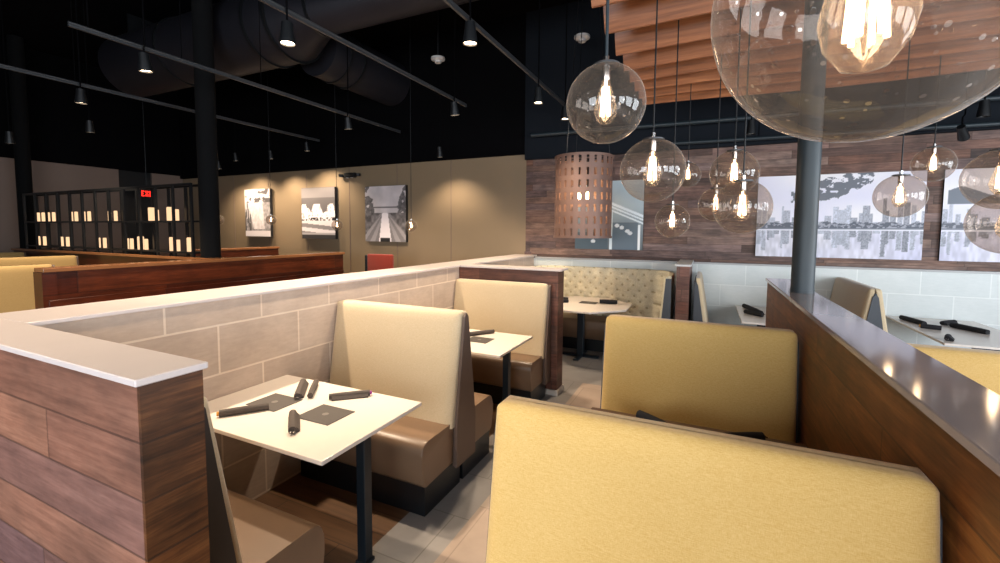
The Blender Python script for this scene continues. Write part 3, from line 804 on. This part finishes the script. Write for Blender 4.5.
def pic_b(u, v):
    if v > .8: g = .55-.3*(v-.8)
    elif v > .68: g = .42
    elif v > .36:
        top = .5+.22*abs(math.sin(u*8.5+.7))*fbm(u*6, 1, 2)*1.7
        g = (.97-.25*(fbm(u*24, v*24, 1) > .62)) if v < top else .42
        if v < .42 and fbm(u*30, v*30, 4) > .5: g = .2
    else:
        g = .9 if v > .3 else (.55+.35*(math.sin(v*40+u*3) > 0) if v > .12 else .7)
        if v < .08: g = .25
    return (g, g*.96, g*.97)
def pic_c(u, v):
    cx = abs(u-.5)
    hz = .52
    if v > hz:
        g = .9-.15*fbm(u*6, v*6, 1)
        if cx > .2+.5*(1-v)*0+.18*fbm(v*8, u*3, 4)+ (v-hz)*.25 and fbm(u*14, v*14, 7) > .38: g = .3+.25*fbm(u*30, v*30, 2)
        if abs(v-.62) < .015 and cx < .33: g = .45
    else:
        d = (hz-v)
        if cx < .07+.16*d: g = .98
        elif cx < .10+1.0*d: g = .52+.12*(math.sin(cx/(d+.05)*14) > 0)
        else: g = .25+.4*fbm(u*16, v*16, 3)
        if cx < .12 and v < .07: g = .2
    return (g, g*.96, g*.97)
def canvas(x0, x1, z0, z1, label, fn):
    w = x1-x0; h = z1-z0; r = thing('canvas_picture', ((x0+x1)/2, 7.0, z0), label, 'picture')
    MB().box(-w/2, w/2, -.07, .0, 0, h, .003, 1).build('canvas_frame', 'canvas_edge', r)
    print_grid('printed_face', r, w-.004, h-.004, 70, 80, fn, -.0715)
canvas(-9.88, -9.02, 1.58, 2.67, 'left of the three black and white canvases, nearest the black column', pic_a)
canvas(-8.02, -7.05, 1.55, 2.64, 'middle black and white canvas with pale domed shapes and a road', pic_b)
canvas(-6.24, -5.24, 1.52, 2.61, 'right black and white canvas with a path between trees', pic_c)

# ------------------------------------------------------------------ candle rack
rk = thing('candle_rack', (-9.1, 3.86, H), 'black metal rack of uprights and shelves holding lit candles', 'rack')
zb, zm, zt = .06, .50, 1.01
X0, X1 = -2.55, 2.62
shelf_z = (zb, zm, zt)
for z, w in ((zb, .10), (zm, .10)): MB().box(X0, X1, -w, w, z-.012, z+.012).build('shelf', 'black', rk)
MB().box(X0, X1, -.1, -.075, zt-.012, zt+.022).box(X0, X1, .075, .1, zt-.012, zt+.022).build('top_rail', 'black', rk)
NP = 13
for i in range(NP):
    xx = X0+.02+(X1-X0-.04)*i/(NP-1)
    for yy in (-.0875, .0875): MB().box(xx-.022, xx+.022, yy-.012, yy+.012, 0, zt).build('upright', 'black', rk)
# pixel columns of the candles, turned into places along the rack at its own depth
CAM_YAW, CAM_PIT, CAM_ROLL, FPX, CX0, CY0 = 25.089, 3.79, .394, 442.3, 500., 260.
def axes():
    y, p, r = map(math.radians, (CAM_YAW, CAM_PIT, CAM_ROLL))
    fw = Vector((-math.sin(y)*math.cos(p), math.cos(y)*math.cos(p), -math.sin(p)))
    rt = Vector((math.cos(y), math.sin(y), 0)); up = rt.cross(fw)
    return fw, rt*math.cos(r)+up*math.sin(r), up*math.cos(r)-rt*math.sin(r)
FW, RT, UP = axes()
def ray(x, y): return FW+RT*(x-CX0)/FPX-UP*(y-CY0)/FPX
def x_at(px, py, Y): d = ray(px, py); return d.x/d.y*Y
upper = [38, 43, 48, 53.5, 71, 76, 83.5, 89, 109.5, 115.5, 151.5, 157, 170, 177]
lower = [38.5, 44.5, 61.5, 67.5, 98.5, 104.5, 127, 131.5, 140.5, 146, 172.5, 178, 190]
def candle_xs(px, py): return max(-11.55, min(-6.58, x_at(px, py, 3.85)))
cand0 = None
def candle(xx, z, hgt, rad, label, g):
    o = thing('pillar_candle', (xx, 3.85, z), label, 'candle', g)
    MB().lathe([(0, 0), (rad, 0), (rad, hgt-.01), (rad*.85, hgt), (rad*.5, hgt-.012), (0, hgt-.012)], 16).build('wax', 'candle', o, smooth=40)
    MB().tube([(0, 0, hgt-.012), (0, .003, hgt+.012)], .003, 6).build('wick', 'black', o)
    return o
for row, zz, py, nm in ((upper, H+zm+.0125, 211, 'upper'), (lower, H+zb+.0125, 236, 'lower')):
    for i, px in enumerate(row):
        big = px in (151.5, 170, 140.5, 172.5, 190)
        xx = candle_xs(px, py)
        n_up = min(range(NP), key=lambda q: abs(-9.1+X0+.02+(X1-X0-.04)*q/(NP-1)-xx))
        candle(xx, zz, .165 if not big else .20, .023 if not big else .042, 'lit cream pillar candle on the %s shelf of the black rack' % nm, 'lit candles on the %s shelf of the rack' % nm)

# exit sign in front of the dark doorway
ex = thing('exit_sign', (XL+.35, 6.0, 2.47), 'small glowing red exit sign by the dark doorway', 'sign')
MB().box(-.03, .03, -.16, .16, 0, .2, .005, 1).build('housing', 'black', ex)
LET = {'E': ['111', '100', '110', '100', '111'], 'X': ['101', '101', '010', '101', '101'], 'I': ['1', '1', '1', '1', '1'], 'T': ['111', '010', '010', '010', '010']}
m = MB(); yy = .125
for ch in 'EXIT':
    gph = LET[ch]
    for r_, row in enumerate(gph):
        for c_, b_ in enumerate(row):
            if b_ == '1': m.box(.0301, .034, yy-(c_+1)*.02, yy-c_*.02, .16-(r_+1)*.026, .16-r_*.026)
    yy -= (len(gph[0])+1)*.02+.002
# letters face the room (+x); seen from the room they read left to right with rising y -> mirror
for v in m.bm.verts: v.co.y = -v.co.y
m.build('letters', 'exit', ex)
MB().tube([(0, 0, .2), (0, 0, ZC-2.47)], .01, 8).build('hanger', 'black', ex)
# emergency light on the gallery wall
el = thing('emergency_light', (-6.65, 6.94, 2.86), 'black twin-head emergency light above the middle canvases', 'light')
MB().box(-.14, .14, -.02, .07, -.05, .05, .02, 2).build('housing', 'black', el)
for s in (-1, 1):
    MB().lathe([(0, 0), (.05, .0), (.06, .05), (0, .06)], 14, (s*.22, .0, -.03)).build('lamp_head', 'black', el)
    MB().box(min(s*.13, s*.22), max(s*.13, s*.22), -.01, .03, -.01, .02).build('arm', 'black', el)
    MB().lathe([(0, -.005), (.03, -.005), (.03, 0), (0, 0)], 12, (s*.06, -.0, -.053)).build('lens', 'white', el)

# ------------------------------------------------------------------ ceiling services
def rail(x, y0, y1, z, label, rods=(.1, .3)):
    r = thing('track_rail', (x, (y0+y1)/2, z), label, 'track rail')
    L = (y1-y0)/2
    MB().box(-.012, .012, -L, L, 0, .02).build('track', 'rail', r)
    MB().tube([(0, -L, .034), (0, L, .034)], .013, 8).build('conduit', 'rail', r, smooth=60)
    for f in rods:
        yy = -L+2*L*f
        MB().tube([(0, yy, .02), (0, yy, ZC-z)], .005, 6).build('hanger_rod', 'ceil', r)
    return r
RZ = 3.5
rail(-5.1, 2.0, 6.6, RZ, 'ceiling track rail crossing below the big duct, upper left', (.03, .2, .4))
rail(-3.17, -.6, 5.6, RZ, 'ceiling track rail in the middle, right of the bright lamp')
rail(-1.88, .6, 6.6, RZ, 'ceiling track rail nearest the wood slats')
rail(-7.1, 1.2, 6.6, RZ, 'ceiling track rail farthest left')
def track_lamp(x, y, z, label, power, aim=(0, 0, -1), on=True, R=.055, top=None, spot=70, color=(1, .80, .58)):
    r = thing('track_lamp', (x, y, z), label, 'track light', 'ceiling track lamps')
    d = Vector(aim).normalized(); q = Vector((0, 0, -1)).rotation_difference(d)
    rot = q.to_euler()
    MB().lathe([(0, .15), (R*.7, .15), (R*.75, .1), (R, .0), (R, -.02), (R*.88, -.02), (R*.88, -.004), (0, -.004)], 20).build('lamp_head', 'black', r, smooth=40, rot=rot)
    MB().lathe([(0, -.006), (R*.86, -.006), (R*.86, -.004), (0, -.004)], 20).build('lamp_face', 'lampface' if on else 'white', r, rot=rot)
    tp = (top if top else ZC)-z
    hp = q @ Vector((0, 0, .1))
    MB().tube([hp, (hp.x, hp.y, .2), (0, 0, .24), (0, 0, tp)], .008, 8).build('stem', 'ceil', r, smooth=60)
    if on and power:
        ld = bpy.data.lights.new('track_spot', 'SPOT'); ld.energy = power; ld.color = color
        ld.spot_size = math.radians(spot); ld.spot_blend = .7; ld.shadow_soft_size = .045
        lo = bpy.data.objects.new('track_spot', ld); COL.objects.link(lo)
        lo.location = Vector((x, y, z))+d*.03; lo.rotation_euler = rot
    return r
def px_at(px, py, z): d = ray(px, py); k = (z-1.75)/d.z; return d.x*k, d.y*k
LZ = 3.24
lamps = [((144, 70), 3.24, 120, (-.1, .5, -1), 'lit track lamp under the upper left rail'),
         ((80, 102), 3.24, 120, (-.3, .1, -1), 'lit track lamp far left under the dark rail'),
         ((285, 42), 3.24, 200, (.15, -.1, -1), 'brightest track lamp beside the big duct'),
         ((347, 128), 3.24, 130, (-.2, .9, -1), 'lit track lamp above the middle wall canvas'),
         ((453, 114), 3.24, 120, (.0, .9, -1), 'lit track lamp at the end of the middle rail'),
         ((467, 42), 3.24, 120, (-.1, .1, -1), 'lit track lamp hanging left of the rod-hung globe'),
         ((563, 118), 3.24, 40, (0, .2, -1), 'small lit track lamp beside the rod-hung globe'),
         ((90, 131), 3.2, 90, (-.5, .3, -1), 'lit track lamp above the left part of the candle rack'),
         ((10, 142), 3.0, 60, (-.5, .3, -1), 'lit track lamp at the far left frame edge'),
         ((236, 160), 3.0, 90, (-.2, .9, -1), 'lit track lamp above the leftmost wall canvas'),
         ((219, 168), 3.0, 0, (-.2, .9, -1), 'lit track lamp next to the black column top'),
         ((307, 150), 3.05, 110, (.1, .9, -1), 'lit track lamp between the left and middle canvas'),
         ((440, 156), 3.05, 90, (.3, .9, -1), 'lit track lamp high before the blank gallery wall'),
         ((271, 158), 3.0, 90, (.0, .9, -1), 'small lit track lamp left of the middle canvas')]
for (px, py), z, pw_, aim, lb in lamps:
    x, y = px_at(px, py, z)
    k = 1.0
    while y*k > 6.35: k -= .01
    zz = 1.75+(z-1.75)*k
    if px > 200 and py > 145:
        d = ray(px, py); k = 6.42/d.y; track_lamp(d.x*k, 6.42, 1.75+d.z*k, lb, (90 if px > 400 else 170) if pw_ else 60, (0, .12, -1), spot=120, R=.05); continue
    rx = {144: -5.1, 80: -7.1, 285: -3.17, 347: -5.1, 453: -3.17, 467: -1.88, 563: -1.88}.get(px)
    if rx:
        d = ray(px, py); q_ = rx/d.x
        track_lamp(rx+.03, d.y*q_, 1.75+d.z*q_, lb, pw_*1.8, (aim[0]*.2, aim[1]*.2, -1), spot=95, R=.062); continue
    track_lamp(x*k, y*k, zz, lb, pw_*1.8, (aim[0]*.2, aim[1]*.2, -1), spot=95)
for (x, y, p_, lb) in ((-1.88, .9, 110, 'added track lamp above the nearest left table'), (-3.17, 1.7, 110, 'added track lamp above the near corner of the low walls'), (-3.17, -.4, 130, 'added track lamp above the floor left of the camera'), (-7.1, 1.6, 200, 'added track lamp above the olive benches'), (-1.88, 4.9, 160, 'added track lamp above the short wooden end wall')):  # extra lamps added to brighten the room from above
    track_lamp(x+.06, y, 3.24, lb, p_, (0, 0, -1), spot=120)
track_lamp(2.479, 6.55, 2.80, 'black unlit spot head before the plank wall, right', 0, (.4, .6, -.6), False, .05)
track_lamp(1.03, 6.55, 2.80, 'black unlit spot head just left of the column top', 0, (-.4, .6, -.6), False, .05)
track_lamp(2.585, 6.45, 3.0, 'black spot head on the upper pipe, right side', 0, (0, 0, -1), False, .055)
track_lamp(.45, 6.45, 3.0, 'black spot head on the pipe behind the pendants', 0, (0, 0, -1), False, .055)
# pipes in front of the far bulkhead
def pipe(p, q, r, label):
    o = thing('ceiling_pipe', ((p[0]+q[0])/2, (p[1]+q[1])/2, (p[2]+q[2])/2), label, 'pipe'); c = o.location.copy()
    MB().tube([Vector(p)-c, Vector(q)-c], r, 10).build('pipe', 'column', o, smooth=60)
    for k in (.2, .5, .8):
        w = Vector(p).lerp(Vector(q), k)-c
        MB().tube([w, (w.x, w.y, ZC-c.z)], .006, 6).build('hanger_rod', 'ceil', o)
pipe((-2.6, 6.7, 3.27), (4.8, 6.7, 3.2), .03, 'blue grey pipe running along the far bulkhead, upper')
pipe((-.5, 6.75, 2.99), (4.8, 6.75, 2.93), .025, 'thin pipe just above the plank wall')
# ducts
dx = thing('air_duct', (-5.23, 4.56, 4.62), 'large dark round air duct crossing the ceiling', 'air duct')
MB().tube([(-4.2, 0, 0), (-.52, 0, 0), (-.12, 0, 0), (.40, 0, .07), (4.3, 0, .07)], [.5, .5, .5, .31, .31], 40).build('duct', 'duct', dx, smooth=50)
for xx, rr in ((-2.55, .52), (-.52, .525), (-.1, .525), (.43, .33)):
    MB().tube([(xx-.02, 0, 0 if xx < 0 else .07), (xx+.02, 0, 0 if xx < 0 else .07)], rr, 40).build('flange', 'black', dx, smooth=50)
for xx in (-3.6, -1.2, 3.6): MB().box(xx-.015, xx+.015, -.33, .33, .3, ZC-4.62).build('hanger_strap', 'black', dx)
dy = thing('air_duct', (-5.5, 6.0, 4.5), 'round duct branch running away behind the bright lamp', 'air duct')
MB().tube([(0, -.90, 0), (0, .90, 0)], .40, 36).build('duct', 'duct', dy, smooth=50)
for yy in (-.6, -.3): MB().tube([(0, yy, 0), (0, yy+.04, 0)], .42, 36).build('flange', 'black', dy, smooth=50)
for k, (px, py, lb) in enumerate(((438, 63, 'white ceiling smoke detector between the two right rails'), (582, 42, 'white ceiling smoke detector left of the wood slats'))):
    x, y = px_at(px, py, 4.4)
    s = thing('smoke_detector', (x, y, 4.4), lb, 'smoke detector')
    MB().lathe([(0, 0), (.05, 0), (.06, .03), (.11, .05), (.11, .08), (0, .08)], 20).build('housing', 'white', s, smooth=40)
    MB().tube([(0, 0, .08), (0, 0, ZC-4.4)], .012, 8).build('stem', 'black', s)
# wood slat canopy: wavy vertical blades
ys = [2.45, 2.87, 3.29, 3.73, 4.12, 4.47, 4.80, 5.10, 5.40]
sc_ = thing('slat_canopy', (1.3, 4.0, 3.2), 'suspended canopy of wavy warm wooden slats, upper right', 'ceiling canopy')
for i, yy in enumerate(ys):
    bm = bmesh.new(); nx = 50; rows = []
    prof = []
    for j in range(9):
        v = j/8; prof.append((.05*math.sin(v*PI*.9)*1 - .035*(1-v)**3, v*.42))
    for k in range(nx+1):
        x = -2.03+4.2*k/nx; w = .035*math.sin(x*2.1+i*.35)
        dz = .012*math.sin(x*1.7+i*.5)
        fr = [(x, yy-4.0+w-pp[0], pp[1]+dz) for pp in prof]; bk = [(x, yy-4.0+w-pp[0]+.02, pp[1]+dz) for pp in prof[::-1]]
        rows.append([bm.verts.new(q) for q in fr+bk])
    n_ = len(rows[0])
    for a, b in zip(rows, rows[1:]):
        for k in range(n_): bm.faces.new((a[k], a[(k+1) % n_], b[(k+1) % n_], b[k]))
    bm.faces.new(rows[0]); bm.faces.new(rows[-1][::-1])
    bmesh.ops.recalc_face_normals(bm, faces=bm.faces)
    mb = MB.__new__(MB); mb.bm = bm; mb.build('slat', 'slat', sc_, smooth=50)
for xx in (-1.4, .2, 1.6):
    MB().box(xx-.02, xx+.02, -1.6, 1.5, .435, .475).build('carrier', 'black', sc_)
    for yy in (-1.2, 1.1): MB().tube([(xx, yy, .47), (xx, yy, ZC-3.2)], .008, 6).build('hanger_rod', 'ceil', sc_)

# ------------------------------------------------------------------ light
def area(loc, rot, sx, sy, e, col):
    ld = bpy.data.lights.new('window_daylight', 'AREA'); ld.shape = 'RECTANGLE'; ld.size = sx; ld.size_y = sy; ld.energy = e; ld.color = col
    o = bpy.data.objects.new('window_daylight', ld); COL.objects.link(o); o.location = loc; o.rotation_euler = rot
DAY = (.86, .93, 1.0)
for a, b in ((-4.2, -1.7), (-1.2, 1.3), (1.8, 4.3)):
    area(((a+b)/2, YN+.03, 1.93), (PI/2, 0, 0), b-a-.15, 2.0, 150, DAY)
for a, b in ((-2.9, -.7), (-.2, 2.0), (2.5, 4.7)):
    area((XR-.03, (a+b)/2, 1.93), (PI/2, 0, PI/2), b-a-.15, 2.0, 150, DAY)
w = bpy.data.worlds.new('world'); bpy.context.scene.world = w; w.use_nodes = True
w.node_tree.nodes['Background'].inputs[0].default_value = (.5, .6, .75, 1); w.node_tree.nodes['Background'].inputs[1].default_value = .6

# ------------------------------------------------------------------ camera
cd = bpy.data.cameras.new('camera'); cam = bpy.data.objects.new('camera', cd); COL.objects.link(cam)
cd.sensor_width = 36; cd.lens = 36*FPX/1000; cd.shift_y = -(281.5-CY0)/1000; cd.clip_start = .02; cd.clip_end = 100
mt = Matrix((RT, UP, -FW)).transposed().to_4x4(); mt.translation = Vector((0, 0, 1.75)); cam.matrix_world = mt
S = bpy.context.scene; S.camera = cam
S.view_settings.view_transform = 'Standard'; S.view_settings.look = 'None'; S.view_settings.gamma = 1; S.view_settings.exposure = .22
S.view_settings.use_curve_mapping = False
S.cycles.max_bounces = 8; S.cycles.transparent_max_bounces = 24; S.cycles.caustics_reflective = False; S.cycles.caustics_refractive = False
S.cycles.sample_clamp_indirect = 4
